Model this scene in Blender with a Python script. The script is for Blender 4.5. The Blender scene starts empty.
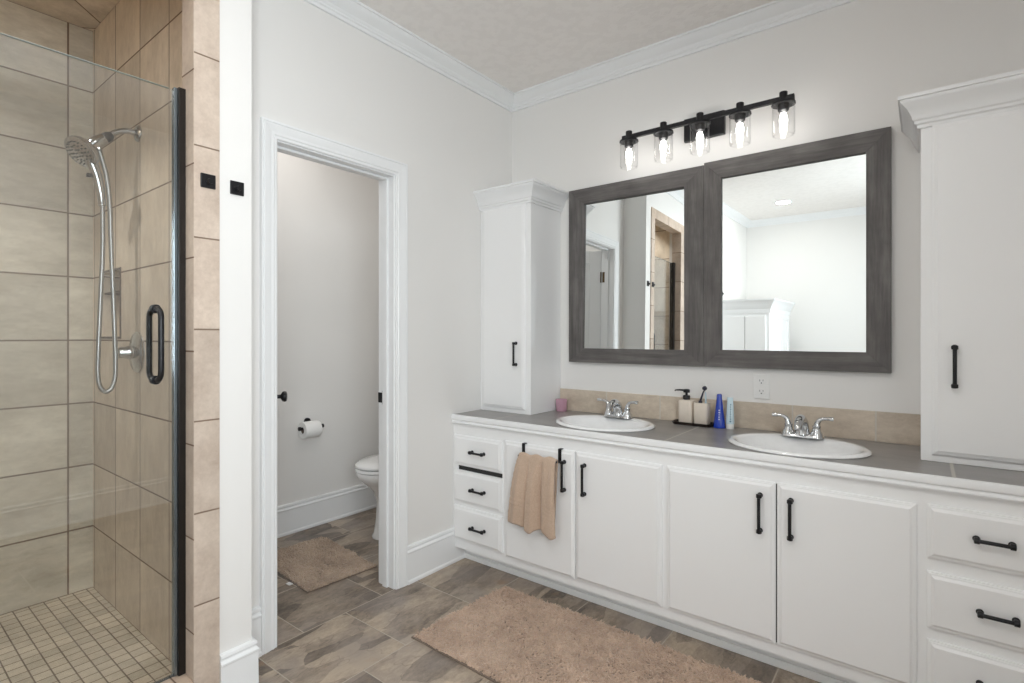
import bpy, math, random
import numpy as np
from mathutils import Vector, Matrix
random.seed(7)
rng = np.random.default_rng(7)
scn = bpy.context.scene
COL = scn.collection
PI = math.pi

# ------------------------------------------------------------------ camera
cam_d = bpy.data.cameras.new('camera'); cam = bpy.data.objects.new('camera', cam_d); COL.objects.link(cam)
cam.location = (2.06714, -2.65775, 1.255)
cam.rotation_euler = (PI/2, 0, math.atan(413/531.0))
cam_d.sensor_width = 36.0; cam_d.lens = 36.0*531/1024
cam_d.shift_y = -6.5/1024
cam_d.clip_start = 0.02
scn.camera = cam

# ------------------------------------------------------------------ world, lights, exposure
vs = scn.view_settings
vs.view_transform = 'Standard'; vs.look = 'None'; vs.gamma = 1.0; vs.use_curve_mapping = False
vs.exposure = 0.05
scn.cycles.use_denoising = True
scn.cycles.max_bounces = 14; scn.cycles.diffuse_bounces = 8; scn.cycles.glossy_bounces = 6
scn.cycles.transparent_max_bounces = 20
scn.cycles.sample_clamp_indirect = 6.0
scn.cycles.caustics_reflective = False; scn.cycles.caustics_refractive = False
w = bpy.data.worlds.new('daylight'); scn.world = w; w.use_nodes = True
w.node_tree.nodes['Background'].inputs[0].default_value = (0.85, 0.93, 1.0, 1)
w.node_tree.nodes['Background'].inputs[1].default_value = 1.2

def area(name, loc, rot, sx, sy, power, color=(1, 1, 1), shape='RECTANGLE'):
    l = bpy.data.lights.new(name, 'AREA'); l.shape = shape; l.size = sx
    if shape in ('RECTANGLE', 'ELLIPSE'): l.size_y = sy
    l.energy = power; l.color = color
    o = bpy.data.objects.new(name, l); COL.objects.link(o)
    o.location = loc; o.rotation_euler = rot
    return o
RIGHT_X, FAR_Y, CEIL_Z = 2.70, -4.80, 2.74
WING_X, LEFT_DOOR0, LEFT_DOOR1 = 0.21, -1.545, -0.950
# daylight just outside the room's window (right wall, behind the camera)
area('window_daylight', (RIGHT_X+0.30, -2.95, 1.60), (0, PI/2, 0), 1.5, 1.6, 105, (0.90, 0.96, 1.0))
CANS = [(0.82, -3.90, 5), (1.85, -2.45, 8), (-0.62, -1.05, 5.0), (-0.36, -2.60, 60), (1.10, -2.30, 5.5)]  # last can is added out of view to brighten the left side
BULB_POWER = 0.32

# ------------------------------------------------------------------ materials
def new_mat(name):
    m = bpy.data.materials.new(name); m.use_nodes = True
    return m, m.node_tree, m.node_tree.nodes['Principled BSDF']
def nd(nt, typ, **kw):
    n = nt.nodes.new(typ)
    for k, v in kw.items():
        if k == 'ins':
            for a, b in v.items(): n.inputs[a].default_value = b
        else: setattr(n, k, v)
    return n
def L(nt, a, b): nt.links.new(a, b)
def mth(nt, op, a, b=None, c=None):
    n = nt.nodes.new('ShaderNodeMath'); n.operation = op
    for i, v in enumerate((a, b, c)):
        if v is None: continue
        if isinstance(v, (int, float)): n.inputs[i].default_value = v
        else: nt.links.new(v, n.inputs[i])
    return n.outputs[0]
def mixc(nt, f, a, b, mode='MIX'):
    n = nt.nodes.new('ShaderNodeMix'); n.data_type = 'RGBA'; n.blend_type = mode
    for s, v in ((n.inputs[0], f), (n.inputs[6], a), (n.inputs[7], b)):
        if isinstance(v, (int, float)): s.default_value = v
        elif isinstance(v, tuple): s.default_value = (*v, 1) if len(v) == 3 else v
        else: nt.links.new(v, s)
    return n.outputs[2]
def noise(nt, co, scale, detail=4, rough=.55, dim='3D'):
    n = nt.nodes.new('ShaderNodeTexNoise'); n.noise_dimensions = dim
    n.inputs['Scale'].default_value = scale; n.inputs['Detail'].default_value = detail; n.inputs['Roughness'].default_value = rough
    nt.links.new(co, n.inputs['Vector']); return n
def ramp(nt, f, stops):
    n = nt.nodes.new('ShaderNodeValToRGB')
    e = n.color_ramp.elements
    while len(e) < len(stops): e.new(.5)
    for i, (p, c) in enumerate(stops): e[i].position = p; e[i].color = (*c, 1)
    nt.links.new(f, n.inputs[0]); return n.outputs[0]
def bump(nt, bs, h, strength=.3, dist=.002):
    b = nt.nodes.new('ShaderNodeBump'); b.inputs['Strength'].default_value = strength; b.inputs['Distance'].default_value = dist
    nt.links.new(h, b.inputs['Height']); nt.links.new(b.outputs[0], bs.inputs['Normal'])
def wcoord(nt):
    return nt.nodes.new('ShaderNodeTexCoord').outputs['Object']

def paint(name, col, rough=.5, bstr=.0, bscale=250, vary=.012):
    m, nt, bs = new_mat(name); co = wcoord(nt)
    n = noise(nt, co, 1.3, 2)
    c = mixc(nt, n.outputs[0], tuple(x*(1-vary) for x in col), tuple(min(1, x*(1+vary)) for x in col))
    L(nt, c, bs.inputs['Base Color']); bs.inputs['Roughness'].default_value = rough
    n2 = noise(nt, co, bscale, 3); bump(nt, bs, n2.outputs[0], bstr or .05, .0006)
    return m
def plain(name, col, rough=.4, metal=0., spec=.5, coat=0.):
    m, nt, bs = new_mat(name); co = wcoord(nt)
    n = noise(nt, co, 40, 3)
    c = mixc(nt, n.outputs[0], tuple(x*.95 for x in col), tuple(min(1, x*1.05) for x in col))
    L(nt, c, bs.inputs['Base Color'])
    bs.inputs['Roughness'].default_value = rough; bs.inputs['Metallic'].default_value = metal
    bs.inputs['Specular IOR Level'].default_value = spec; bs.inputs['Coat Weight'].default_value = coat
    return m

def tile_mat(name, au, av, pu, pv, ou, ov, grout, dark, light, groutc, rough=.35, stagger=0., mott=5., cellvar=.10, streak=None, rot=0.):
    """tiles laid on axes au, av (0,1,2) with pitch pu, pv and a joint through ou, ov"""
    m, nt, bs = new_mat(name); co = wcoord(nt)
    sep = nt.nodes.new('ShaderNodeSeparateXYZ'); L(nt, co, sep.inputs[0])
    a, b = sep.outputs[au], sep.outputs[av]
    if rot:
        ca, sa = math.cos(rot), math.sin(rot)
        a, b = mth(nt, 'ADD', mth(nt, 'MULTIPLY', a, ca), mth(nt, 'MULTIPLY', b, sa)), mth(nt, 'SUBTRACT', mth(nt, 'MULTIPLY', b, ca), mth(nt, 'MULTIPLY', a, sa))
    V = mth(nt, 'DIVIDE', mth(nt, 'SUBTRACT', b, ov), pv)
    fv = mth(nt, 'FLOOR', V)
    U = mth(nt, 'DIVIDE', mth(nt, 'SUBTRACT', a, ou), pu)
    if stagger: U = mth(nt, 'ADD', U, mth(nt, 'MULTIPLY', fv, stagger))
    fu = mth(nt, 'FLOOR', U)
    def edge(x, f, p):
        t = mth(nt, 'SUBTRACT', x, f)
        d = mth(nt, 'MINIMUM', t, mth(nt, 'SUBTRACT', 1.0, t))
        return mth(nt, 'MULTIPLY', d, p)
    d = mth(nt, 'MINIMUM', edge(U, fu, pu), edge(V, fv, pv))
    mask = nt.nodes.new('ShaderNodeMapRange'); mask.inputs[1].default_value = grout*.35; mask.inputs[2].default_value = grout*.65
    L(nt, d, mask.inputs[0]); mk = mask.outputs[0]
    cid = nt.nodes.new('ShaderNodeCombineXYZ'); L(nt, fu, cid.inputs[0]); L(nt, fv, cid.inputs[1])
    wn = nt.nodes.new('ShaderNodeTexWhiteNoise'); wn.noise_dimensions = '3D'; L(nt, cid.outputs[0], wn.inputs['Vector'])
    # shift the mottling per tile so patterns break at the joints
    sh = nt.nodes.new('ShaderNodeVectorMath'); sh.operation = 'MULTIPLY_ADD'
    L(nt, wn.outputs['Color'], sh.inputs[0]); sh.inputs[1].default_value = (9, 9, 9); L(nt, co, sh.inputs[2])
    vec = sh.outputs[0]
    if streak:
        mp = nt.nodes.new('ShaderNodeMapping'); mp.inputs['Scale'].default_value = streak; L(nt, vec, mp.inputs[0]); vec = mp.outputs[0]
    n1 = noise(nt, vec, mott, 6, .62); n2 = noise(nt, vec, mott*5, 4, .6)
    n4 = noise(nt, vec, mott*14, 5, .7)
    f = mth(nt, 'ADD', mth(nt, 'MULTIPLY', n1.outputs[0], .55), mth(nt, 'ADD', mth(nt, 'MULTIPLY', n2.outputs[0], .25), mth(nt, 'MULTIPLY', n4.outputs[0], .20)))
    c = ramp(nt, f, [(.36, dark), (.64, light)])
    br = mth(nt, 'MULTIPLY_ADD', wn.outputs['Value'], cellvar*2, 1-cellvar)
    vm = nt.nodes.new('ShaderNodeVectorMath'); vm.operation = 'SCALE'; L(nt, c, vm.inputs[0]); L(nt, br, vm.inputs[3])
    c = mixc(nt, mk, groutc, vm.outputs[0])
    L(nt, c, bs.inputs['Base Color'])
    r = mth(nt, 'MULTIPLY_ADD', mk, rough-.85, .85); L(nt, r, bs.inputs['Roughness'])
    h = mth(nt, 'ADD', mk, mth(nt, 'MULTIPLY', n2.outputs[0], .12)); bump(nt, bs, h, .5, .0018)
    return m

M = {}
M['wall'] = paint('wall_paint', (.80, .79, .775), .55)
M['wall_wc'] = M['wall']
M['trim'] = paint('trim_paint', (.83, .84, .85), .32)
M['cab'] = paint('cabinet_paint', (.86, .865, .87), .30, bstr=.08, bscale=120)
def ceiling_mat():
    m, nt, bs = new_mat('knockdown_ceiling'); co = wcoord(nt)
    n = noise(nt, co, 22, 5, .6); v = noise(nt, co, 7, 2)
    f = mth(nt, 'GREATER_THAN', mth(nt, 'ADD', n.outputs[0], mth(nt, 'MULTIPLY', v.outputs[0], .25)), .63)
    s = ramp(nt, mth(nt, 'ADD', n.outputs[0], mth(nt, 'MULTIPLY', v.outputs[0], .25)), [(.56, (0, 0, 0)), (.66, (1, 1, 1))])
    c = mixc(nt, s, (.83, .80, .775), (.86, .83, .805)); L(nt, c, bs.inputs['Base Color']); bs.inputs['Roughness'].default_value = .8
    bump(nt, bs, s, .22, .003); return m
M['ceiling'] = ceiling_mat()
BD, BL, BG = (.49, .405, .315), (.77, .67, .545), (.17, .115, .08)
M['tile_side'] = tile_mat('shower_tile_side', 0, 2, .305, .30, -.485, .03, .006, BD, BL, BG, mott=6, streak=(1, 1, .45))
M['tile_back'] = tile_mat('shower_tile_back', 1, 2, .61, .30, -1.967, .03, .007, (.43, .38, .30), (.69, .635, .53), BG, mott=4.5, streak=(1, .5, 1.4))
M['tile_wing'] = tile_mat('wing_tile', 1, 2, .61, .2965, -2.36, .087, .005, (.44, .35, .285), (.63, .53, .445), (.20, .14, .10), rough=.5, mott=8)
M['tile_reveal'] = tile_mat('reveal_tile', 0, 2, .40, .302, -.10, -.006, .005, (.44, .35, .285), (.62, .52, .43), (.17, .11, .075), rough=.5, mott=8)
M['tile_shceil'] = tile_mat('shower_ceiling_tile', 0, 1, .305, .305, .1, .05, .006, BD, BL, BG, mott=6, rot=PI/4)
M['tile_shfloor'] = tile_mat('shower_mosaic', 0, 1, .0525, .0525, .01, -1.897, .0045, (.46, .40, .31), (.66, .585, .47), (.15, .115, .085), rough=.5, mott=8, cellvar=.10)
M['tile_curb'] = tile_mat('curb_tile', 1, 0, .305, .5, -1.98, .0, .005, (.42, .31, .235), (.64, .525, .42), (.17, .11, .075), rough=.45, mott=8)
M['splash'] = tile_mat('backsplash_tile', 0, 2, .3083, .5, .674, .6, .006, (.50, .415, .33), (.70, .61, .50), (.62, .58, .52), rough=.4, mott=8, streak=(1, 1, 2))
M['counter'] = tile_mat('counter_tile', 0, 1, .4625, .9, .288, .05, .010, (.235, .222, .215), (.335, .32, .31), (.56, .54, .50), rough=.30, mott=5, streak=(.6, 2.2, 1), cellvar=.06)

def floor_mat():
    m, nt, bs = new_mat('slate_look_floor_tile'); co = wcoord(nt)
    sep = nt.nodes.new('ShaderNodeSeparateXYZ'); L(nt, co, sep.inputs[0]); X, Y = sep.outputs[0], sep.outputs[1]
    pu, pv, g = .408, .408, .0045
    U = mth(nt, 'DIVIDE', X, pu); fu = mth(nt, 'FLOOR', U)
    V = mth(nt, 'ADD', mth(nt, 'DIVIDE', mth(nt, 'ADD', Y, 1.225), pv), mth(nt, 'MULTIPLY', fu, .5)); fv = mth(nt, 'FLOOR', V)
    def ed(x, f, p):
        t = mth(nt, 'SUBTRACT', x, f); return mth(nt, 'MULTIPLY', mth(nt, 'MINIMUM', t, mth(nt, 'SUBTRACT', 1., t)), p)
    d = mth(nt, 'MINIMUM', ed(U, fu, pu), ed(V, fv, pv))
    mr = nt.nodes.new('ShaderNodeMapRange'); mr.inputs[1].default_value = g*.3; mr.inputs[2].default_value = g*.7; L(nt, d, mr.inputs[0]); mk = mr.outputs[0]
    cid = nt.nodes.new('ShaderNodeCombineXYZ'); L(nt, fu, cid.inputs[0]); L(nt, fv, cid.inputs[1])
    wn = nt.nodes.new('ShaderNodeTexWhiteNoise'); L(nt, cid.outputs[0], wn.inputs['Vector'])
    sh = nt.nodes.new('ShaderNodeVectorMath'); sh.operation = 'MULTIPLY_ADD'; L(nt, wn.outputs['Color'], sh.inputs[0]); sh.inputs[1].default_value = (13, 13, 13); L(nt, co, sh.inputs[2])
    vec = sh.outputs[0]
    mp = nt.nodes.new('ShaderNodeMapping'); mp.inputs['Scale'].default_value = (1.8, .8, 1); mp.inputs['Rotation'].default_value = (0, 0, .25); L(nt, vec, mp.inputs[0])
    # cleft layers: distorted voronoi facets plus clouds
    warp = noise(nt, mp.outputs[0], 5, 4)
    wv = nt.nodes.new('ShaderNodeVectorMath'); wv.operation = 'MULTIPLY_ADD'; L(nt, warp.outputs['Color'], wv.inputs[0]); wv.inputs[1].default_value = (.10, .10, 0); L(nt, mp.outputs[0], wv.inputs[2])
    vo = nt.nodes.new('ShaderNodeTexVoronoi'); vo.inputs['Scale'].default_value = 5.5; L(nt, wv.outputs[0], vo.inputs['Vector'])
    vs_ = nt.nodes.new('ShaderNodeSeparateXYZ'); L(nt, vo.outputs['Color'], vs_.inputs[0])
    n1 = noise(nt, mp.outputs[0], 4.5, 6, .6); n2 = noise(nt, mp.outputs[0], 34, 8, .8); n3 = noise(nt, vec, 3.2, 2)
    f = mth(nt, 'ADD', mth(nt, 'MULTIPLY', n1.outputs[0], .42), mth(nt, 'ADD', mth(nt, 'MULTIPLY', vs_.outputs[0], .22), mth(nt, 'MULTIPLY', n2.outputs[0], .42)))
    c = ramp(nt, f, [(.38, (.10, .077, .060)), (.47, (.21, .167, .130)), (.56, (.335, .27, .21)), (.68, (.50, .405, .31))])
    pr = ramp(nt, n3.outputs[0], [(.45, (0, 0, 0)), (.62, (1, 1, 1))])
    c = mixc(nt, mth(nt, 'MULTIPLY', pr, .55), c, (.27, .235, .215))
    rs = ramp(nt, noise(nt, vec, 6, 3).outputs[0], [(.64, (0, 0, 0)), (.74, (1, 1, 1))])
    c = mixc(nt, mth(nt, 'MULTIPLY', rs, .45), c, (.40, .24, .13))
    br = mth(nt, 'MULTIPLY_ADD', wn.outputs['Value'], .25, .88)
    vm = nt.nodes.new('ShaderNodeVectorMath'); vm.operation = 'SCALE'; L(nt, c, vm.inputs[0]); L(nt, br, vm.inputs[3])
    rid = mth(nt, 'ABSOLUTE', mth(nt, 'SUBTRACT', noise(nt, mp.outputs[0], 3.0, 3, .6).outputs[0], .5))
    crk = ramp(nt, rid, [(.0, (.68, .68, .68)), (.005, (1, 1, 1))])
    c0_ = mixc(nt, 1.0, vm.outputs[0], crk, 'MULTIPLY')
    c = mixc(nt, mk, (.46, .40, .33), c0_); L(nt, c, bs.inputs['Base Color'])
    bs.inputs['Roughness'].default_value = .42
    h = mth(nt, 'ADD', mth(nt, 'MULTIPLY', mk, .9), mth(nt, 'ADD', mth(nt, 'MULTIPLY', vs_.outputs[0], .5), mth(nt, 'MULTIPLY', n1.outputs[0], .8)))
    bump(nt, bs, h, .5, .005); return m
M['floor'] = floor_mat()

def wood_grey(name, axis):
    m, nt, bs = new_mat(name); co = wcoord(nt)
    mp = nt.nodes.new('ShaderNodeMapping'); s = [30, 30, 30]; s[axis] = 2.0; mp.inputs['Scale'].default_value = s; L(nt, co, mp.inputs[0])
    n = noise(nt, mp.outputs[0], 1.6, 6, .7); n2 = noise(nt, co, 9, 3); n3 = noise(nt, co, 60, 2)
    f = mth(nt, 'ADD', mth(nt, 'MULTIPLY', n.outputs[0], .7), mth(nt, 'MULTIPLY', n2.outputs[0], .3))
    c = ramp(nt, f, [(.34, (.068, .062, .060)), (.52, (.120, .111, .107)), (.72, (.200, .188, .180))])
    sp = ramp(nt, n3.outputs[0], [(.74, (0, 0, 0)), (.80, (1, 1, 1))])
    c = mixc(nt, mth(nt, 'MULTIPLY', sp, .35), c, (.28, .25, .22))
    L(nt, c, bs.inputs['Base Color']); bs.inputs['Roughness'].default_value = .6; bump(nt, bs, n.outputs[0], .35, .0015); return m
M['wood_x'] = wood_grey('grey_stained_wood_rail', 0); M['wood_z'] = wood_grey('grey_stained_wood_stile', 2)
M['black'] = plain('matte_black_metal', (.012, .012, .014), .38, .3)
M['bronze'] = plain('dark_bronze_metal', (.028, .024, .022), .35, .7)
M['bronze_edge'] = plain('brushed_nickel_channel', (.20, .235, .26), .18, .85)
M['glass_edge'] = plain('glass_edge', (.40, .46, .42), .15)
M['chrome'] = plain('chrome', (.66, .67, .68), .08, 1.)
M['chrome_dk'] = plain('shower_chrome', (.50, .51, .52), .12, 1.)
M['hose'] = plain('metal_hose', (.36, .36, .355), .34, 1.)
M['nickel'] = plain('brushed_nickel', (.60, .61, .60), .22, 1.)
M['porcelain'] = plain('white_porcelain', (.90, .905, .91), .08, 0, .6, .3)
M['cream'] = plain('cream_ceramic', (.74, .66, .57), .45)
M['hinge'] = plain('aged_bronze_hinge', (.12, .085, .05), .4, .8)
M['gap_shade'] = plain('painted_gap_shade', (.03, .03, .03), .9)  # near-black colour that paints shade into the cabinet gaps
M['paper'] = paint('toilet_paper', (.86, .86, .85), .9, .4, 90)
M['blue'] = plain('cobalt_blue_plastic', (.008, .045, .40), .22, 0, .6, .4)
M['aqua'] = plain('pale_aqua_plastic', (.58, .72, .78), .3)
M['teal_print'] = plain('teal_print', (.03, .16, .25), .5)
M['white_print'] = plain('white_print', (.75, .80, .92), .5)
M['white_pl'] = plain('white_plastic', (.80, .80, .79), .3)
M['navy'] = plain('navy_plastic', (.012, .014, .035), .3)
M['candle'] = plain('mauve_glass', (.52, .30, .38), .15, 0, .6)
M['tray'] = plain('dark_brown_tray', (.022, .014, .012), .4)
M['label'] = plain('white_cloth_label', (.75, .75, .75), .8)

def fabric(name, c0, c1, scale=180, rough=.95, bstr=.6):
    m, nt, bs = new_mat(name); co = wcoord(nt)
    n = noise(nt, co, scale, 4, .7); n2 = noise(nt, co, 7, 3)
    f = mth(nt, 'ADD', mth(nt, 'MULTIPLY', n.outputs[0], .6), mth(nt, 'MULTIPLY', n2.outputs[0], .4))
    L(nt, ramp(nt, f, [(.3, c0), (.7, c1)]), bs.inputs['Base Color']); bs.inputs['Roughness'].default_value = rough
    bs.inputs['Sheen Weight'].default_value = .3
    bump(nt, bs, n.outputs[0], bstr, .002); return m
M['towel'] = fabric('tan_terry', (.45, .325, .24), (.62, .47, .36))
M['rug'] = fabric('beige_chenille', (.35, .24, .175), (.67, .50, .38), 30, .9, .2)
M['rug_back'] = fabric('rug_backing', (.13, .09, .065), (.20, .145, .105))
M['rug2'] = fabric('tan_chenille', (.31, .225, .165), (.55, .42, .315), 30, .9, .2)

def thin_glass(name, tint, f0=.045, rough=0., boost=1.):
    m = bpy.data.materials.new(name); m.use_nodes = True; nt = m.node_tree; nt.nodes.clear()
    out = nt.nodes.new('ShaderNodeOutputMaterial'); tr = nt.nodes.new('ShaderNodeBsdfTransparent'); gl = nt.nodes.new('ShaderNodeBsdfGlossy')
    tr.inputs[0].default_value = (*tint, 1); gl.inputs['Roughness'].default_value = rough
    ge = nt.nodes.new('ShaderNodeNewGeometry'); dp = nt.nodes.new('ShaderNodeVectorMath'); dp.operation = 'DOT_PRODUCT'
    L(nt, ge.outputs['Incoming'], dp.inputs[0]); L(nt, ge.outputs['Normal'], dp.inputs[1])
    k = mth(nt, 'SUBTRACT', 1., mth(nt, 'ABSOLUTE', dp.outputs['Value']))
    f = mth(nt, 'MULTIPLY_ADD', mth(nt, 'POWER', k, 5.), 1-f0, f0)
    if boost != 1: f = mth(nt, 'MULTIPLY', f, boost)
    mx = nt.nodes.new('ShaderNodeMixShader'); L(nt, f, mx.inputs[0]); L(nt, tr.outputs[0], mx.inputs[1]); L(nt, gl.outputs[0], mx.inputs[2])
    L(nt, mx.outputs[0], out.inputs[0]); return m
M['glass'] = thin_glass('shower_glass', (.985, .996, .990), .14)
M['shade_glass'] = thin_glass('clear_shade_glass', (.995, .995, .995), .05, boost=.8)
M['bulb_glass'] = thin_glass('bulb_glass', (1, 1, 1), .05)
M['window_glass'] = thin_glass('window_glass', (.98, .99, .99), .04)
def mirror_mat():
    m, nt, bs = new_mat('silvered_mirror'); bs.inputs['Base Color'].default_value = (.91, .94, .935, 1); bs.inputs['Metallic'].default_value = 1; bs.inputs['Roughness'].default_value = .0; return m
M['mirror'] = mirror_mat()
def emit(name, col, s):
    m = bpy.data.materials.new(name); m.use_nodes = True; nt = m.node_tree; nt.nodes.clear()
    o = nt.nodes.new('ShaderNodeOutputMaterial'); e = nt.nodes.new('ShaderNodeEmission'); e.inputs[0].default_value = (*col, 1); e.inputs[1].default_value = s
    L(nt, e.outputs[0], o.inputs[0]); return m
M['filament'] = emit('lit_filament', (1, .97, .92), 16)
M['lens'] = emit('lit_downlight_lens', (1, .98, .95), 5)

# ------------------------------------------------------------------ mesh builder
class MB:
    def __init__(s): s.v = []; s.f = []; s.m = []
    def add(s, vs, fs, mi=0):
        b = len(s.v); s.v += [tuple(map(float, p)) for p in vs]; s.f += [tuple(b+i for i in f) for f in fs]; s.m += [mi]*len(fs)
        return s
    def box(s, x0, x1, y0, y1, z0, z1, mi=0):
        if x0 > x1: x0, x1 = x1, x0
        if y0 > y1: y0, y1 = y1, y0
        if z0 > z1: z0, z1 = z1, z0
        vs = [(x, y, z) for z in (z0, z1) for y in (y0, y1) for x in (x0, x1)]
        return s.add(vs, [(0, 2, 3, 1), (4, 5, 7, 6), (0, 1, 5, 4), (2, 6, 7, 3), (0, 4, 6, 2), (1, 3, 7, 5)], mi)
    def rings(s, rs, cap0=True, cap1=True, closed=True, mi=0):
        n = len(rs[0]); vs = [p for r in rs for p in r]; fs = []
        for i in range(len(rs)-1):
            for j in range(n if closed else n-1):
                k = (j+1) % n
                fs.append((i*n+j, i*n+k, (i+1)*n+k, (i+1)*n+j))
        if cap0: fs.append(tuple(range(n-1, -1, -1)))
        if cap1: fs.append(tuple((len(rs)-1)*n+j for j in range(n)))
        return s.add(vs, fs, mi)
    def lathe(s, prof, c=(0, 0, 0), axis='z', n=24, cap=True, sx=1., sy=1., mi=0):
        rs = []
        for r, h in prof:
            ring = []
            for j in range(n):
                a = 2*PI*j/n; p, q = r*math.cos(a)*sx, r*math.sin(a)*sy
                if axis == 'z': ring.append((c[0]+p, c[1]+q, c[2]+h))
                elif axis == 'y': ring.append((c[0]+p, c[1]+h, c[2]-q))
                else: ring.append((c[0]+h, c[1]+p, c[2]+q))
            rs.append(ring)
        return s.rings(rs, cap, cap, mi=mi)
    def tube(s, pts, r, n=10, cap=True, mi=0):
        pts = [Vector(p) for p in pts]; rs = []
        rad = r if hasattr(r, '__len__') else [r]*len(pts)
        t0 = (pts[1]-pts[0]).normalized(); up = Vector((0, 0, 1)) if abs(t0.z) < .9 else Vector((1, 0, 0))
        u = t0.cross(up).normalized()
        for i, p in enumerate(pts):
            t = (pts[min(i+1, len(pts)-1)]-pts[max(i-1, 0)]).normalized()
            u = (u-t*u.dot(t)).normalized(); v = t.cross(u)
            rs.append([tuple(p+(u*math.cos(2*PI*j/n)+v*math.sin(2*PI*j/n))*rad[i]) for j in range(n)])
        return s.rings(rs, cap, cap, mi=mi)
    def sweep(s, prof, path, closed=False, side=1, mi=0):
        """profile [(out, z)] swept along an xy path with mitred corners; out points to the left (side=1) of travel"""
        n = len(path); rs = []
        for i in range(n):
            p = Vector(path[i])
            a = (p-Vector(path[i-1])).normalized() if (i > 0 or closed) else None
            b = (Vector(path[(i+1) % n])-p).normalized() if (i < n-1 or closed) else None
            na = Vector((-a.y, a.x))*side if a is not None else None; nb = Vector((-b.y, b.x))*side if b is not None else None
            if na is None: d = nb
            elif nb is None: d = na
            else: d = (na+nb)/(1+na.dot(nb))
            rs.append([(p.x+d.x*o, p.y+d.y*o, z) for o, z in prof])
        if closed: rs.append(rs[0])
        return s.rings(rs, not closed, not closed, mi=mi)
    def build(s, name, mat, parent=None, smooth=False, bev=0., seg=2, solid=0., loc=None, subd=0):
        me = bpy.data.meshes.new(name); me.from_pydata(s.v, [], s.f)
        mats = mat if isinstance(mat, (list, tuple)) else [mat]
        for m in mats: me.materials.append(M[m] if isinstance(m, str) else m)
        if len(mats) > 1: me.polygons.foreach_set('material_index', s.m)
        import bmesh
        bm = bmesh.new(); bm.from_mesh(me); bmesh.ops.recalc_face_normals(bm, faces=bm.faces); bm.to_mesh(me); bm.free()
        if smooth:
            me.polygons.foreach_set('use_smooth', [True]*len(me.polygons))
            try: me.set_sharp_from_angle(angle=math.radians(smooth if smooth is not True else 40))
            except Exception: pass
        o = bpy.data.objects.new(name, me); COL.objects.link(o)
        if parent is not None: o.parent = parent; o.matrix_parent_inverse = parent.matrix_world.inverted() if False else Matrix.Translation(-Vector(parent_loc(parent)))
        if bev:
            b = o.modifiers.new('bevel', 'BEVEL'); b.width = bev; b.segments = seg; b.limit_method = 'ANGLE'; b.angle_limit = math.radians(40)
        if solid:
            b = o.modifiers.new('solidify', 'SOLIDIFY'); b.thickness = solid; b.offset = 0
        if subd:
            b = o.modifiers.new('subsurf', 'SUBSURF'); b.levels = subd; b.render_levels = subd
        return o
def parent_loc(p):
    l = Vector(p.location)
    q = p.parent
    while q is not None:
        l = l + Vector(q.location); q = q.parent
        break
    return l if p.get('_abs') is None else Vector((0, 0, 0))
def thing(name, loc, label, cat, group=None):
    """Empty at the base of a thing. Parts are modelled in world coordinates and offset back."""
    o = bpy.data.objects.new(name, None); COL.objects.link(o); o.location = loc; o.empty_display_size = .05
    o['label'] = label; o['category'] = cat
    if group: o['group'] = group
    return o
def tag(o, label, cat, group=None, kind=None):
    o['label'] = label; o['category'] = cat
    if group: o['group'] = group
    if kind: o['kind'] = kind
    return o
def struct(mb, name, mat, label=None, parent=None, **kw):
    o = mb.build(name, mat, parent, **kw)
    if parent is None: o['kind'] = 'structure'
    if label: o['label'] = label
    return o
def sub(mb, name, mat, part, **kw):
    """sub-part of a part whose own origin sits at the world origin offset of its thing"""
    o = mb.build(name, mat, None, **kw); o.parent = part
    o.matrix_parent_inverse = Matrix.Identity(4)
    root = part.parent
    if root is None: o.matrix_parent_inverse = Matrix.Translation(-Vector(part.location))
    return o
# parts use matrix_parent_inverse to stay in world coordinates; a sub-part then only needs identity

def wall_rects(name, label, plane, c0, c1, a0, a1, z0, z1, holes, mat='wall'):
    """wall between planes c0..c1 (plane 'x' or 'y') with rectangular holes [(a0,a1,z0,z1)]"""
    mb = MB()
    def bx(p, q, r, t):
        if q-p < 1e-6 or t-r < 1e-6: return
        mb.box(c0, c1, p, q, r, t) if plane == 'x' else mb.box(p, q, c0, c1, r, t)
    cur = a0
    for (h0, h1, hz0, hz1) in sorted(holes):
        bx(cur, h0, z0, z1); bx(h0, h1, z0, hz0); bx(h0, h1, hz1, z1); cur = h1
    bx(cur, a1, z0, z1)
    return struct(mb, name, mat, label)

# ------------------------------------------------------------------ room shell
SH_Y0, SH_Y1, SH_X = -2.78, -1.872, -1.12      # shower interior: far side, shower-head side, back
WC_X = -1.11
HEAD_Z = 2.36
f = struct(MB().box(-1.30, RIGHT_X+.12, FAR_Y-.12, .12, -.06, 0), 'floor', 'floor', 'brown grey slate-look floor tiles with pale joints')
struct(MB().box(-1.30, RIGHT_X+.12, FAR_Y-.12, .12, CEIL_Z, CEIL_Z+.1), 'ceiling', 'ceiling', 'white knockdown textured ceiling')
wall_rects('wall_vanity', 'off-white wall behind the vanity', 'y', 0, .12, -1.30, RIGHT_X+.12, 0, CEIL_Z, [])
wall_rects('wall_left', 'off-white wall with the toilet room doorway', 'x', -.115, 0, -1.752, 0, 0, CEIL_Z, [(LEFT_DOOR0-.018, LEFT_DOOR1+.018, 0, 2.055)])
mb = MB(); mb.box(-1.30, -1.0, -1.862, -1.752, 0, CEIL_Z); mb.box(-.717, WING_X, -1.862, -1.752, 0, CEIL_Z)
mb.box(-1.0, -.717, -1.862, -1.752, 0, 1.242); mb.box(-1.0, -.717, -1.862, -1.752, 1.549, CEIL_Z); mb.box(-1.0, -.717, -1.778, -1.752, 1.242, 1.549)
struct(mb, 'wall_wing', 'wall', 'white wall end between doorway and shower')
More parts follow.
